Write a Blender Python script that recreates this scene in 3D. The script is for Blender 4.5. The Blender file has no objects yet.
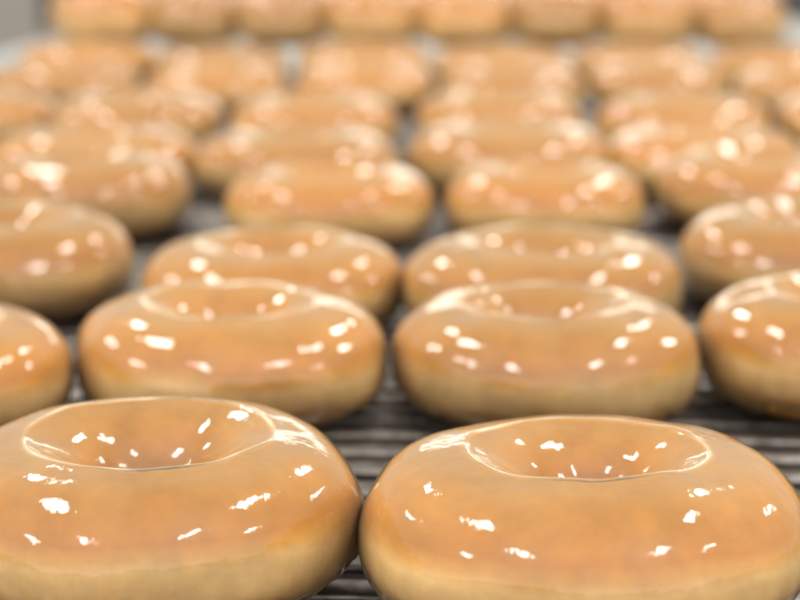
import bpy, bmesh, math, random
from mathutils import Vector, noise, Matrix

S = bpy.context.scene
C = S.collection
rnd = random.Random(7)
PI = math.pi

# ------------------------------------------------------------------ helpers
def link(o, parent=None):
    C.objects.link(o)
    if parent is not None:
        o.parent = parent
    return o

def mesh_obj(name, verts, faces, mat, parent=None, smooth=True):
    me = bpy.data.meshes.new(name)
    me.from_pydata(verts, [], faces)
    me.materials.append(mat)
    if smooth:
        me.polygons.foreach_set('use_smooth', [True] * len(me.polygons))
    me.update()
    return link(bpy.data.objects.new(name, me), parent)

def bm_obj(name, bm, mat, parent=None, smooth=False):
    me = bpy.data.meshes.new(name)
    bm.to_mesh(me); bm.free()
    me.materials.append(mat)
    if smooth:
        me.polygons.foreach_set('use_smooth', [True] * len(me.polygons))
    return link(bpy.data.objects.new(name, me), parent)

def box_bm(x0, x1, y0, y1, z0, z1, bevel=0.0):
    bm = bmesh.new()
    bmesh.ops.create_cube(bm, size=1)
    for v in bm.verts:
        v.co = Vector(((x0 + x1) / 2 + v.co.x * (x1 - x0), (y0 + y1) / 2 + v.co.y * (y1 - y0), (z0 + z1) / 2 + v.co.z * (z1 - z0)))
    if bevel:
        bmesh.ops.bevel(bm, geom=bm.edges[:], offset=bevel, segments=3, affect='EDGES', profile=0.5)
    return bm

def thing(name, label, cat, loc=(0, 0, 0), group=None):
    o = bpy.data.objects.new(name, None)
    o.empty_display_size = 0.02
    link(o)
    o.location = loc
    o['label'] = label; o['category'] = cat
    if group: o['group'] = group
    return o

# ------------------------------------------------------------------ materials
def new_mat(name):
    m = bpy.data.materials.new(name)
    m.use_nodes = True
    nt = m.node_tree
    nt.nodes.clear()
    return m, nt, nt.nodes, nt.links

def dough_material():
    m, nt, N, L = new_mat('fried_dough')
    out = N.new('ShaderNodeOutputMaterial')
    p = N.new('ShaderNodeBsdfPrincipled')
    tc = N.new('ShaderNodeTexCoord'); sep = N.new('ShaderNodeSeparateXYZ')
    L.new(tc.outputs['Object'], sep.inputs[0])
    oi = N.new('ShaderNodeObjectInfo')
    # wavy height: z + low frequency noise
    n1 = N.new('ShaderNodeTexNoise'); n1.inputs['Scale'].default_value = 38; n1.inputs['Detail'].default_value = 4
    L.new(tc.outputs['Object'], n1.inputs['Vector'])
    ma = N.new('ShaderNodeMath'); ma.operation = 'MULTIPLY_ADD'
    L.new(n1.outputs['Fac'], ma.inputs[0]); ma.inputs[1].default_value = 0.0065
    L.new(sep.outputs['Z'], ma.inputs[2])
    mr = N.new('ShaderNodeMapRange')
    mr.inputs['From Min'].default_value = 0.00325; mr.inputs['From Max'].default_value = 0.0353
    L.new(ma.outputs[0], mr.inputs['Value'])
    cr = N.new('ShaderNodeValToRGB')
    e = cr.color_ramp.elements
    e[0].position = 0.0; e[0].color = (0.34, 0.15, 0.035, 1)
    e[1].position = 1.0; e[1].color = (0.64, 0.335, 0.055, 1)
    for pos, c in ((0.12, (0.50, 0.23, 0.050, 1)), (0.24, (0.80, 0.47, 0.14, 1)), (0.35, (0.94, 0.69, 0.34, 1)), (0.53, (0.93, 0.72, 0.38, 1)),
                   (0.61, (0.76, 0.45, 0.105, 1)), (0.70, (0.62, 0.270, 0.014, 1)), (0.86, (0.625, 0.295, 0.030, 1))):
        q = e.new(pos); q.color = c
    L.new(mr.outputs[0], cr.inputs['Fac'])
    # mottled crust
    n2 = N.new('ShaderNodeTexNoise'); n2.inputs['Scale'].default_value = 170; n2.inputs['Detail'].default_value = 6; n2.inputs['Roughness'].default_value = 0.6
    L.new(tc.outputs['Object'], n2.inputs['Vector'])
    hs = N.new('ShaderNodeHueSaturation')
    mr2 = N.new('ShaderNodeMapRange'); mr2.inputs['From Min'].default_value = 0.3; mr2.inputs['From Max'].default_value = 0.7
    mr2.inputs['To Min'].default_value = 0.88; mr2.inputs['To Max'].default_value = 1.10
    L.new(n2.outputs['Fac'], mr2.inputs['Value'])
    mr3 = N.new('ShaderNodeMapRange'); mr3.inputs['To Min'].default_value = 0.82; mr3.inputs['To Max'].default_value = 1.06
    L.new(oi.outputs['Random'], mr3.inputs['Value'])
    mm = N.new('ShaderNodeMath'); mm.operation = 'MULTIPLY'
    L.new(mr2.outputs[0], mm.inputs[0]); L.new(mr3.outputs[0], mm.inputs[1])
    L.new(mm.outputs[0], hs.inputs['Value'])
    L.new(cr.outputs['Color'], hs.inputs['Color'])
    L.new(hs.outputs['Color'], p.inputs['Base Color'])
    p.inputs['Roughness'].default_value = 0.45
    p.inputs['Specular IOR Level'].default_value = 0.25
    p.inputs['Subsurface Weight'].default_value = 0.35
    p.inputs['Subsurface Radius'].default_value = (1.0, 0.45, 0.15)
    p.inputs['Subsurface Scale'].default_value = 0.004
    bp = N.new('ShaderNodeBump'); bp.inputs['Strength'].default_value = 0.6; bp.inputs['Distance'].default_value = 0.0006
    L.new(n2.outputs['Fac'], bp.inputs['Height']); L.new(bp.outputs[0], p.inputs['Normal'])
    L.new(p.outputs[0], out.inputs['Surface'])
    return m

def glaze_material(name, grain, rough, ripple):
    """thin clear sugar glaze: mostly see-through, a milky veil, a sharp wet reflection"""
    m, nt, N, L = new_mat(name)
    out = N.new('ShaderNodeOutputMaterial')
    tc = N.new('ShaderNodeTexCoord')
    nb = N.new('ShaderNodeTexNoise'); nb.inputs['Scale'].default_value = 105; nb.inputs['Detail'].default_value = 3; nb.inputs['Roughness'].default_value = 0.5
    nc = N.new('ShaderNodeTexNoise'); nc.inputs['Scale'].default_value = 620; nc.inputs['Detail'].default_value = 3
    nv = N.new('ShaderNodeTexNoise'); nv.inputs['Scale'].default_value = 75; nv.inputs['Detail'].default_value = 4
    for n in (nb, nc, nv): L.new(tc.outputs['Object'], n.inputs['Vector'])
    b1 = N.new('ShaderNodeBump'); b1.inputs['Strength'].default_value = 1.0; b1.inputs['Distance'].default_value = ripple
    L.new(nb.outputs['Fac'], b1.inputs['Height'])
    b2 = N.new('ShaderNodeBump'); b2.inputs['Strength'].default_value = 1.0; b2.inputs['Distance'].default_value = grain
    L.new(nc.outputs['Fac'], b2.inputs['Height']); L.new(b1.outputs[0], b2.inputs['Normal'])
    tr = N.new('ShaderNodeBsdfTransparent'); tr.inputs['Color'].default_value = (1, 0.985, 0.96, 1)
    df = N.new('ShaderNodeBsdfDiffuse'); df.inputs['Color'].default_value = (0.93, 0.68, 0.36, 1)
    L.new(b2.outputs[0], df.inputs['Normal'])
    mx1 = N.new('ShaderNodeMixShader')
    lw = N.new('ShaderNodeLayerWeight'); lw.inputs['Blend'].default_value = 0.35
    vm = N.new('ShaderNodeMapRange'); vm.inputs['From Min'].default_value = 0.35; vm.inputs['From Max'].default_value = 0.72
    vm.inputs['To Min'].default_value = 0.02; vm.inputs['To Max'].default_value = 0.07
    L.new(nv.outputs['Fac'], vm.inputs['Value'])
    va = N.new('ShaderNodeMath'); va.operation = 'MULTIPLY_ADD'; va.inputs[1].default_value = 0.22
    L.new(lw.outputs['Facing'], va.inputs[0]); L.new(vm.outputs[0], va.inputs[2])
    at = N.new('ShaderNodeAttribute'); at.attribute_name = 'rim'          # sugar along the hole rim, its bright highlight line painted in as cream
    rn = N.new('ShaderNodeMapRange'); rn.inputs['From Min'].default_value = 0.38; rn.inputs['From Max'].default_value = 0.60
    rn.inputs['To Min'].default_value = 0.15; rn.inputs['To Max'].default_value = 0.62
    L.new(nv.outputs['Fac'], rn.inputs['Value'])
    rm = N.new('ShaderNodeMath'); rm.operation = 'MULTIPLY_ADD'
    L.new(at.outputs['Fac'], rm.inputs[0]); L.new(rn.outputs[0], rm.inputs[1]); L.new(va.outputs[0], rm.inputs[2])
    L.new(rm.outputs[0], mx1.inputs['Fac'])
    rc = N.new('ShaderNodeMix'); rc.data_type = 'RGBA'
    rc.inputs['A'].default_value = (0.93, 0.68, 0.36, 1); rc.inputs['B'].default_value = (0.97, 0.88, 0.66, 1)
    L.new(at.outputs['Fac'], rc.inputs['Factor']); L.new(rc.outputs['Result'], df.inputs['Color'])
    L.new(tr.outputs[0], mx1.inputs[1]); L.new(df.outputs[0], mx1.inputs[2])
    gl = N.new('ShaderNodeBsdfGlossy'); gl.inputs['Roughness'].default_value = rough
    gl.inputs['Color'].default_value = (1, 0.985, 0.97, 1)
    L.new(b2.outputs[0], gl.inputs['Normal'])
    fr = N.new('ShaderNodeFresnel'); fr.inputs['IOR'].default_value = 1.62
    L.new(b2.outputs[0], fr.inputs['Normal'])
    mx2 = N.new('ShaderNodeMixShader')
    L.new(fr.outputs[0], mx2.inputs['Fac'])
    L.new(mx1.outputs[0], mx2.inputs[1]); L.new(gl.outputs[0], mx2.inputs[2])
    L.new(mx2.outputs[0], out.inputs['Surface'])
    return m

def metal_material(name, col, rough, grime, grime_col, scale=120):
    m, nt, N, L = new_mat(name)
    out = N.new('ShaderNodeOutputMaterial'); p = N.new('ShaderNodeBsdfPrincipled')
    tc = N.new('ShaderNodeTexCoord')
    n = N.new('ShaderNodeTexNoise'); n.inputs['Scale'].default_value = scale; n.inputs['Detail'].default_value = 6
    L.new(tc.outputs['Object'], n.inputs['Vector'])
    mr = N.new('ShaderNodeMapRange'); mr.inputs['From Min'].default_value = 0.42; mr.inputs['From Max'].default_value = 0.66
    mr.inputs['To Max'].default_value = grime
    L.new(n.outputs['Fac'], mr.inputs['Value'])
    mix = N.new('ShaderNodeMix'); mix.data_type = 'RGBA'
    mix.inputs['A'].default_value = (*col, 1); mix.inputs['B'].default_value = (*grime_col, 1)
    L.new(mr.outputs[0], mix.inputs['Factor'])
    L.new(mix.outputs['Result'], p.inputs['Base Color'])
    p.inputs['Metallic'].default_value = 0.9
    ra = N.new('ShaderNodeMapRange'); ra.inputs['To Min'].default_value = rough * 0.75; ra.inputs['To Max'].default_value = rough * 1.35
    L.new(n.outputs['Fac'], ra.inputs['Value']); L.new(ra.outputs[0], p.inputs['Roughness'])
    bp = N.new('ShaderNodeBump'); bp.inputs['Strength'].default_value = 0.3; bp.inputs['Distance'].default_value = 0.0006
    L.new(n.outputs['Fac'], bp.inputs['Height']); L.new(bp.outputs[0], p.inputs['Normal'])
    L.new(p.outputs[0], out.inputs['Surface'])
    return m

def matte_material(name, c1, c2, scale, rough=0.7):
    m, nt, N, L = new_mat(name)
    out = N.new('ShaderNodeOutputMaterial'); p = N.new('ShaderNodeBsdfPrincipled')
    tc = N.new('ShaderNodeTexCoord')
    n = N.new('ShaderNodeTexNoise'); n.inputs['Scale'].default_value = scale; n.inputs['Detail'].default_value = 5
    L.new(tc.outputs['Object'], n.inputs['Vector'])
    mix = N.new('ShaderNodeMix'); mix.data_type = 'RGBA'
    mix.inputs['A'].default_value = (*c1, 1); mix.inputs['B'].default_value = (*c2, 1)
    L.new(n.outputs['Fac'], mix.inputs['Factor']); L.new(mix.outputs['Result'], p.inputs['Base Color'])
    p.inputs['Roughness'].default_value = rough
    L.new(p.outputs[0], out.inputs['Surface'])
    return m

M_dough = dough_material()
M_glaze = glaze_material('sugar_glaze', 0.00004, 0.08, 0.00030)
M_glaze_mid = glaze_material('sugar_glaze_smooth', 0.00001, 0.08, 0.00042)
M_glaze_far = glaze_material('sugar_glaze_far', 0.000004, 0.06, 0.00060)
M_rod = metal_material('oiled_steel', (0.25, 0.232, 0.215), 0.38, 0.8, (0.06, 0.05, 0.042))
M_rail = matte_material('pale_plastic_rail', (0.34, 0.36, 0.345), (0.42, 0.43, 0.41), 12, 0.45)
M_dark = matte_material('black_bracket', (0.03, 0.028, 0.025), (0.06, 0.05, 0.045), 30, 0.5)
M_bed = matte_material('dark_bed_steel', (0.030, 0.027, 0.026), (0.075, 0.062, 0.055), 25, 0.4)
M_floor = matte_material('taupe_floor', (0.21, 0.19, 0.17), (0.27, 0.245, 0.22), 3, 0.6)

# ------------------------------------------------------------------ donuts
def sgnpow(v, e):
    return math.copysign(abs(v) ** e, v)

class Shape:
    """one ring of risen dough: an uneven torus with a flattish base and a soft ridge round the hole"""
    def __init__(self, seed, R=0.0455, T=0.0320, crest=0.027, hole=0.0085, lump=1.0):
        r = random.Random(seed)
        self.off = Vector((r.uniform(-50, 50), r.uniform(-50, 50), r.uniform(-50, 50)))
        self.R, self.T, self.crest, self.hole, self.lump = R, T, crest, hole, lump
        self.ov = r.uniform(0.008, 0.03); self.ova = r.uniform(0, PI)
        self.tilt = r.uniform(0.0, 0.018); self.tia = r.uniform(0, 2 * PI)
        self.hx, self.hy = r.uniform(-0.0022, 0.0022), r.uniform(-0.0022, 0.0022)
    def point(self, th, ph, lift=0.0):
        """ph: 0 outer equator, pi/2 crest, pi inner wall, -pi/2 base"""
        ct, st = math.cos(th), math.sin(th)
        c, s = math.cos(ph), math.sin(ph)
        T = self.T
        a_out = self.R - self.crest
        a_in = self.crest - self.hole
        if c >= 0:
            rr = self.crest + a_out * sgnpow(c, 0.91)
        else:
            rr = self.crest + a_in * -abs(c) ** 1.18
        if s >= 0:
            z = T * 0.48 + T * 0.52 * sgnpow(s, 0.94)
            z -= 0.0010 * max(0, s) ** 6 * 0
        else:
            z = T * 0.48 + T * 0.48 * sgnpow(s, 0.80)
            if c > 0:                                   # tuck under towards the base
                rr -= 0.0035 * (-s) ** 2.2
        q = Vector((ct * 2.0, st * 2.0, s * 0.8 + c * 0.5)) + self.off
        q2 = Vector((ct * rr, st * rr, z)) * 70 + self.off * 2
        k = self.lump
        rr *= 1 + self.ov * math.cos(2 * (th - self.ova)) + 0.020 * k * noise.noise(q * 0.9)
        rr += 0.0007 * k * noise.noise(q2 * 0.7)
        zf = max(0.0, s)
        z *= 1 + self.tilt * math.cos(th - self.tia) * zf
        z += 0.00050 * math.exp(-((ph - PI / 2 - 0.03) / 0.13) ** 2) if s > 0.8 else 0.0
        z += zf * (0.0007 * k * noise.noise(q * 1.1 + Vector((9, 3, 1))) + 0.00014 * k * noise.noise(q2))
        x, y = ct * rr, st * rr
        w = max(0.0, -c)
        return Vector((x + self.hx * w, y + self.hy * w, max(z, 0.0)))
    def edge(self, th):
        """how far down the outside the glaze has run at this bearing"""
        q = Vector((math.cos(th) * 2.6, math.sin(th) * 2.6, 4.0)) + self.off
        q3 = Vector((math.cos(th) * 9, math.sin(th) * 9, 7.0)) + self.off
        return -0.80 + 0.55 * noise.noise(q) + 0.30 * noise.noise(q3)

def donut_meshes(seed, nu, nv, gmat, **kw):
    sh = Shape(seed, **kw)
    V, F = [], []
    n1, n2 = int(nv * .30), int(nv * .28)            # rows are packed closer at the rim of the hole
    phs = [-PI / 2 + (1.25 + PI / 2) * j / n1 for j in range(n1)] + [1.25 + .65 * j / n2 for j in range(n2)]
    n3 = nv - n1 - n2
    phs += [1.90 + (1.5 * PI - 1.90) * j / n3 for j in range(n3)]
    for i in range(nu):
        th = 2 * PI * i / nu
        for j in range(nv):
            V.append(sh.point(th, phs[j]))
    for i in range(nu):
        i2 = (i + 1) % nu
        for j in range(nv):
            j2 = (j + 1) % nv
            F.append((i * nv + j, i2 * nv + j, i2 * nv + j2, i * nv + j2))
    dm = bpy.data.meshes.new('dough'); dm.from_pydata(V, [], F)
    # glaze: the same skin lifted a little, from its run edge over the crest and down the hole
    ng = int(nv * 0.8)
    GV, GF, RIM = [], [], []
    eps = 1e-3
    for i in range(nu):
        th = 2 * PI * i / nu
        e0 = sh.edge(th); e1 = PI + 0.9
        for j in range(ng + 1):
            u = j / ng
            ph = e0 + (1.25 - e0) * u / .40 if u < .40 else 1.25 + .65 * (u - .40) / .35 if u < .75 else 1.90 + (e1 - 1.90) * (u - .75) / .25
            t = (ph - e0) / (e1 - e0)
            p = sh.point(th, ph)
            du = sh.point(th + eps, ph) - p; dv = sh.point(th, ph + eps) - p
            n = du.cross(dv)
            n = n.normalized() if n.length > 1e-12 else Vector((0, 0, 1))
            if n.dot(p - Vector((math.cos(th) * sh.crest, math.sin(th) * sh.crest, sh.T * 0.48))) < 0: n.negate()
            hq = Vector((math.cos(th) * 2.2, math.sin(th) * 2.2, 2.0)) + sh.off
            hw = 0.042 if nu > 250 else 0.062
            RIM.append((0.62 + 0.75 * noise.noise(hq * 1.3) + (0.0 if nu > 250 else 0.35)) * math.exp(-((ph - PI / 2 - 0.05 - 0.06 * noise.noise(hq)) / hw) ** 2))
            d = min(t * 26, (1 - t) * 30, 1.0)
            thick = 0.00055 + 0.0005 * math.exp(-((t * 26 - 1.2) / 1.0) ** 2)      # a thicker bead along the run edge
            thick += 0.00010 * math.exp(-((ph - PI / 2 - 0.03) / 0.10) ** 2)          # sugar ridge round the hole
            GV.append(p + n * (thick * math.sqrt(max(0.0, 1 - (1 - d) ** 2)) - (0.00008 if d <= 0 else 0)))
    m1 = ng + 1
    for i in range(nu):
        i2 = (i + 1) % nu
        for j in range(ng):
            GF.append((i * m1 + j, i2 * m1 + j, i2 * m1 + j + 1, i * m1 + j + 1))
    gm = bpy.data.meshes.new('glaze'); gm.from_pydata(GV, [], GF)
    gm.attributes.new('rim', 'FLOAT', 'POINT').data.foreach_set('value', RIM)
    for me, mat in ((dm, M_dough), (gm, gmat)):
        me.materials.append(mat)
        bm = bmesh.new(); bm.from_mesh(me)
        bmesh.ops.recalc_face_normals(bm, faces=bm.faces[:])
        bm.to_mesh(me); bm.free()
        me.polygons.foreach_set('use_smooth', [True] * len(me.polygons))
        me.update()
    return dm, gm

def make_donut(meshes, loc, rz, scale, label, group):
    t = thing('glazed_donut', label, 'donut', (loc[0], loc[1], loc[2]), group)
    t.rotation_euler = (0, 0, rz); t.scale = (scale[0], scale[0], scale[1])
    link(bpy.data.objects.new('dough', meshes[0]), t)
    link(bpy.data.objects.new('glaze', meshes[1]), t)
    return t

G_A = 'glazed donuts in sharp focus at the front'
G_M = 'glazed donuts softly blurred in the middle rows'
G_F = 'glazed donuts strongly blurred in the far rows'
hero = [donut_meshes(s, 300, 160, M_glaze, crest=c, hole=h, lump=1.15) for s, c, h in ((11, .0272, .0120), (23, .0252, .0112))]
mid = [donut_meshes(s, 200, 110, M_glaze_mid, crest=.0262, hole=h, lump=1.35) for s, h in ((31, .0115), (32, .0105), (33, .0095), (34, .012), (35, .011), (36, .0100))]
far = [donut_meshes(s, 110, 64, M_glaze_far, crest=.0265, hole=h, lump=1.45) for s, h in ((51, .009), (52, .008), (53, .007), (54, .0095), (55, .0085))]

R0 = 0.0455
INFEED_Z = 0.022
place = [
 # meshes, x, y, radius, thickness factor, label, group
 (hero[0], -0.0715, 0.339, .0440, 1.00, 'big sharp shiny glazed donut at the front left whose whole hole rim shows', G_A),
 (hero[1],  0.0170, 0.333, .0443, 1.00, 'big sharp shiny glazed donut at the front right with a pale dough band', G_A),
 (mid[0], -0.1580, 0.446, .0425, 1.00, 'glazed donut cut off by the left picture edge in the second row from the front', G_M),
 (mid[1], -0.0758, 0.474, .0437, 1.00, 'glazed donut with a wide open hole right behind the sharp front left donut', G_M),
 (mid[2],  0.0122, 0.478, .0428, 1.02, 'glazed donut with a narrow slanted hole right behind the sharp front right donut', G_M),
 (mid[3],  0.1010, 0.492, .0435, 1.05, 'glazed donut cut off by the right picture edge in the second row from the front', G_M),
 (mid[4], -0.1765, 0.603, .0460, 1.00, 'glazed donut at the left picture edge in the third row from the front', G_M),
 (mid[5], -0.0765, 0.573, .0428, 0.98, 'glazed donut partly hidden behind the open holed donut of the second row', G_M),
 (mid[1],  0.0130, 0.572, .0455, 0.97, 'wide glazed donut peeking out behind the slanted hole donut of the second row', G_M),
 (mid[0],  0.1090, 0.630, .0450, 1.00, 'glazed donut at the right picture edge in the third row from the front', G_M),
 (mid[2], -0.1830, 0.757, .0450, 1.05, 'blurred glazed donut leftmost in the fourth row from the front', G_M),
 (mid[3], -0.0740, 0.738, .0435, 1.00, 'blurred glazed donut second from the left in the fourth row, beside a dark gap', G_M),
 (mid[4],  0.0180, 0.752, .0440, 1.00, 'blurred glazed donut third from the left in the fourth row from the front', G_M),
 (mid[5],  0.1140, 0.790, .0455, 1.00, 'blurred glazed donut rightmost in the fourth row from the front', G_M),
]
ords = ['leftmost', 'second from the left', 'third from the left', 'fourth from the left', 'fifth from the left', 'sixth from the left', 'seventh from the left', 'eighth from the left', 'rightmost']
def far_row(pts, R, rowname):
    n = len(pts)
    for i, (x, y) in enumerate(pts):
        w = 'rightmost' if i == n - 1 else ords[i]
        place.append((far[rnd.randrange(5)], x, y, R * rnd.uniform(.97, 1.03), rnd.uniform(.95, 1.06),
                      'blurred glazed donut, %s in the %s' % (w, rowname), G_F))
far_row([(-.207, .872), (-.103, .860), (.003, .885), (.101, .890), (.203, .900)], .0510, 'fifth row from the front')
far_row([(-.328, 1.06), (-.221, 1.045), (-.113, 1.040), (-.003, 1.055), (.106, 1.050), (.214, 1.060)], .0515, 'sixth row from the front')
far_row([(-.425, 1.29), (-.318, 1.265), (-.206, 1.250), (-.102, 1.275), (.006, 1.255), (.111, 1.280), (.214, 1.265)], .0515, 'seventh row from the front')
far_row([(-.354, 1.485), (-.238, 1.470), (-.119, 1.490), (-.003, 1.475), (.112, 1.495), (.226, 1.480)], .0555, 'third row from the top edge')
far_row([(-.370 + .0832 * i, 1.62 + rnd.uniform(-.006, .006)) for i in range(8)], .0428, 'second row from the top edge')
far_row([(-.405 + .0850 * i, 1.725 + rnd.uniform(-.006, .006)) for i in range(8)], .0432, 'row at the very top edge')
for k, (me, x, y, R, tz, label, grp) in enumerate(place):
    s = R / R0
    t = make_donut(me, (x, y, INFEED_Z + .0005 if y > 1.57 else .0014 if k < 2 else .0002), rnd.uniform(0, 2 * PI) if k > 1 else (0.4, 2.2)[k], (s, s * tz if k < 14 else tz * (1.48 if y > 1.57 else .99)), label, grp)
    if k < 2:      # the two front donuts lean back a little on the rods
        t.rotation_euler = (Matrix.Rotation(math.radians(-1.8), 3, 'X') @ Matrix.Rotation((.4, 2.2)[k], 3, 'Z')).to_euler()

# ------------------------------------------------------------------ conveyor
XL, XR = -0.482, 0.300
belt = thing('conveyor', 'dark steel rod conveyor belt with pale side rails carrying the rows of donuts', 'conveyor', (0, 0, -0.03))
def rod_mesh(x0, x1, w, h, seg=10):
    V, F = [], []
    for x in (x0, x1):
        for k in range(seg):
            a = 2 * PI * k / seg
            V.append((x, math.cos(a) * w, math.sin(a) * h))
    for k in range(seg):
        k2 = (k + 1) % seg
        F.append((k, k2, seg + k2, seg + k))
    F.append(tuple(range(seg))[::-1]); F.append(tuple(range(seg, 2 * seg)))
    return V, F
pitch, y0 = 0.0165, 0.18
rv, rf = rod_mesh(XL, XR, 0.0047, 0.0022, 12)
first = mesh_obj('rod', rv, rf, M_rod, belt)
first.location = (0, y0, 0.0278)
i = 1
while y0 + i * pitch < 1.55:
    o = first.copy(); C.objects.link(o); o.parent = belt
    o.location = (0, y0 + i * pitch + rnd.uniform(-.0003, .0003), 0.0278 + rnd.uniform(-.0004, 0))
    i += 1
for x in (-0.38, -0.262, -0.144, -0.027, 0.052, 0.142, 0.232):       # the wires that tie the rods together, under them
    bm = box_bm(x - .0016, x + .0016, y0 - .01, 1.556, 0.0205, 0.0245, .0006)
    bm_obj('tie_wire', bm, M_rod, belt)
feed = bm_obj('infeed_deck', box_bm(XL, XR, 1.562, 2.16, .005, INFEED_Z, .003), M_rail, belt)
bm_obj('side_rail', box_bm(XL - .060, XL - .004, .15, 2.5, -.05, .030, .006), M_rail, belt, True)
bm_obj('side_rail', box_bm(XR + .004, XR + .060, .15, 2.5, -.05, .050, .006), M_rail, belt, True)
bm_obj('bracket', box_bm(XL - .098, XL - .050, 2.17, 2.23, .031, .16, .004), M_dark, belt)
bm_obj('bracket', box_bm(XR + .038, XR + .080, 2.17, 2.23, .051, .16, .004), M_dark, belt)
bed = bm_obj('machine_bed', box_bm(XL - .02, XR + .02, .12, 2.6, -.10, -.045), M_bed); bed['kind'] = 'structure'
fl = mesh_obj('floor', [(-40, -20, -.9), (40, -20, -.9), (40, 90, -.9), (-40, 90, -.9)], [(0, 1, 2, 3)], M_floor); fl['kind'] = 'structure'

# ------------------------------------------------------------------ camera
cd = bpy.data.cameras.new('camera'); cam = bpy.data.objects.new('camera', cd); link(cam)
cam.location = (0, 0, 0.135)
cam.rotation_euler = (math.radians(90 - 12.2), 0, math.radians(3.4))
cd.sensor_width = 36; cd.lens = 78.75
cd.clip_start = 0.01; cd.clip_end = 100
cd.dof.use_dof = True; cd.dof.focus_distance = 0.340; cd.dof.aperture_fstop = 11.8
S.camera = cam

# ------------------------------------------------------------------ lamps: ceiling panels of the shop, plus added world fill and strip light
w = bpy.data.worlds.new('World'); S.world = w; w.use_nodes = True
bg = w.node_tree.nodes['Background']
WN, WL = w.node_tree.nodes, w.node_tree.links
wt = WN.new('ShaderNodeTexCoord'); ws = WN.new('ShaderNodeSeparateXYZ'); WL.new(wt.outputs['Generated'], ws.inputs[0])
wr = WN.new('ShaderNodeMapRange'); wr.interpolation_type = 'SMOOTHSTEP'     # world brightened behind the camera, added as frontal fill
wr.inputs['From Min'].default_value = 0.55; wr.inputs['From Max'].default_value = -0.95
wr.inputs['To Min'].default_value = 0.68; wr.inputs['To Max'].default_value = 2.05
WL.new(ws.outputs['Y'], wr.inputs['Value']); WL.new(wr.outputs[0], bg.inputs['Strength'])
bg.inputs['Color'].default_value = (1.0, 0.94, 0.86, 1)

def lamp(loc, sx, sy, rad, col=(1, .955, .905), aim=None):
    ld = bpy.data.lights.new('area_lamp', 'AREA'); ld.shape = 'RECTANGLE'
    ld.size, ld.size_y = sx, sy
    ld.energy = rad * PI * sx * sy          # radiance -> watts for a flat emitter
    ld.color = col
    o = bpy.data.objects.new('area_lamp', ld); link(o)
    o.location = loc
    if aim is not None:
        o.rotation_euler = (Vector(loc) - Vector(aim)).to_track_quat('Z', 'Y').to_euler()
    return o
# rows of fluorescent fittings in the ceiling, running along the conveyor
for x, ys in ((-3.1, (-1.2, 1.7)), (-1.2, (-1.15, .65, 2.4)), (1.15, (-1.05, .75, 2.5)), (3.0, (-.5, 2.3))):
    for y in ys:
        big = abs(x) > 2
        lamp((x + rnd.uniform(-.08, .08), y + rnd.uniform(-.15, .15), 1.85), .24 if big else .225, .74 if big else .57, 36)
# unseen low strip light far ahead, added to make the hole rims gleam
lamp((0, 5.0, .80), 1.7, .36, 3.2, (1, .93, .80), (0, .4, .03))

S.render.engine = 'CYCLES'
S.cycles.use_denoising = True
S.cycles.sample_clamp_indirect = 6
S.cycles.transparent_max_bounces = 12
S.view_settings.view_transform = 'Standard'; S.view_settings.look = 'None'
S.view_settings.exposure = 0; S.view_settings.gamma = 1
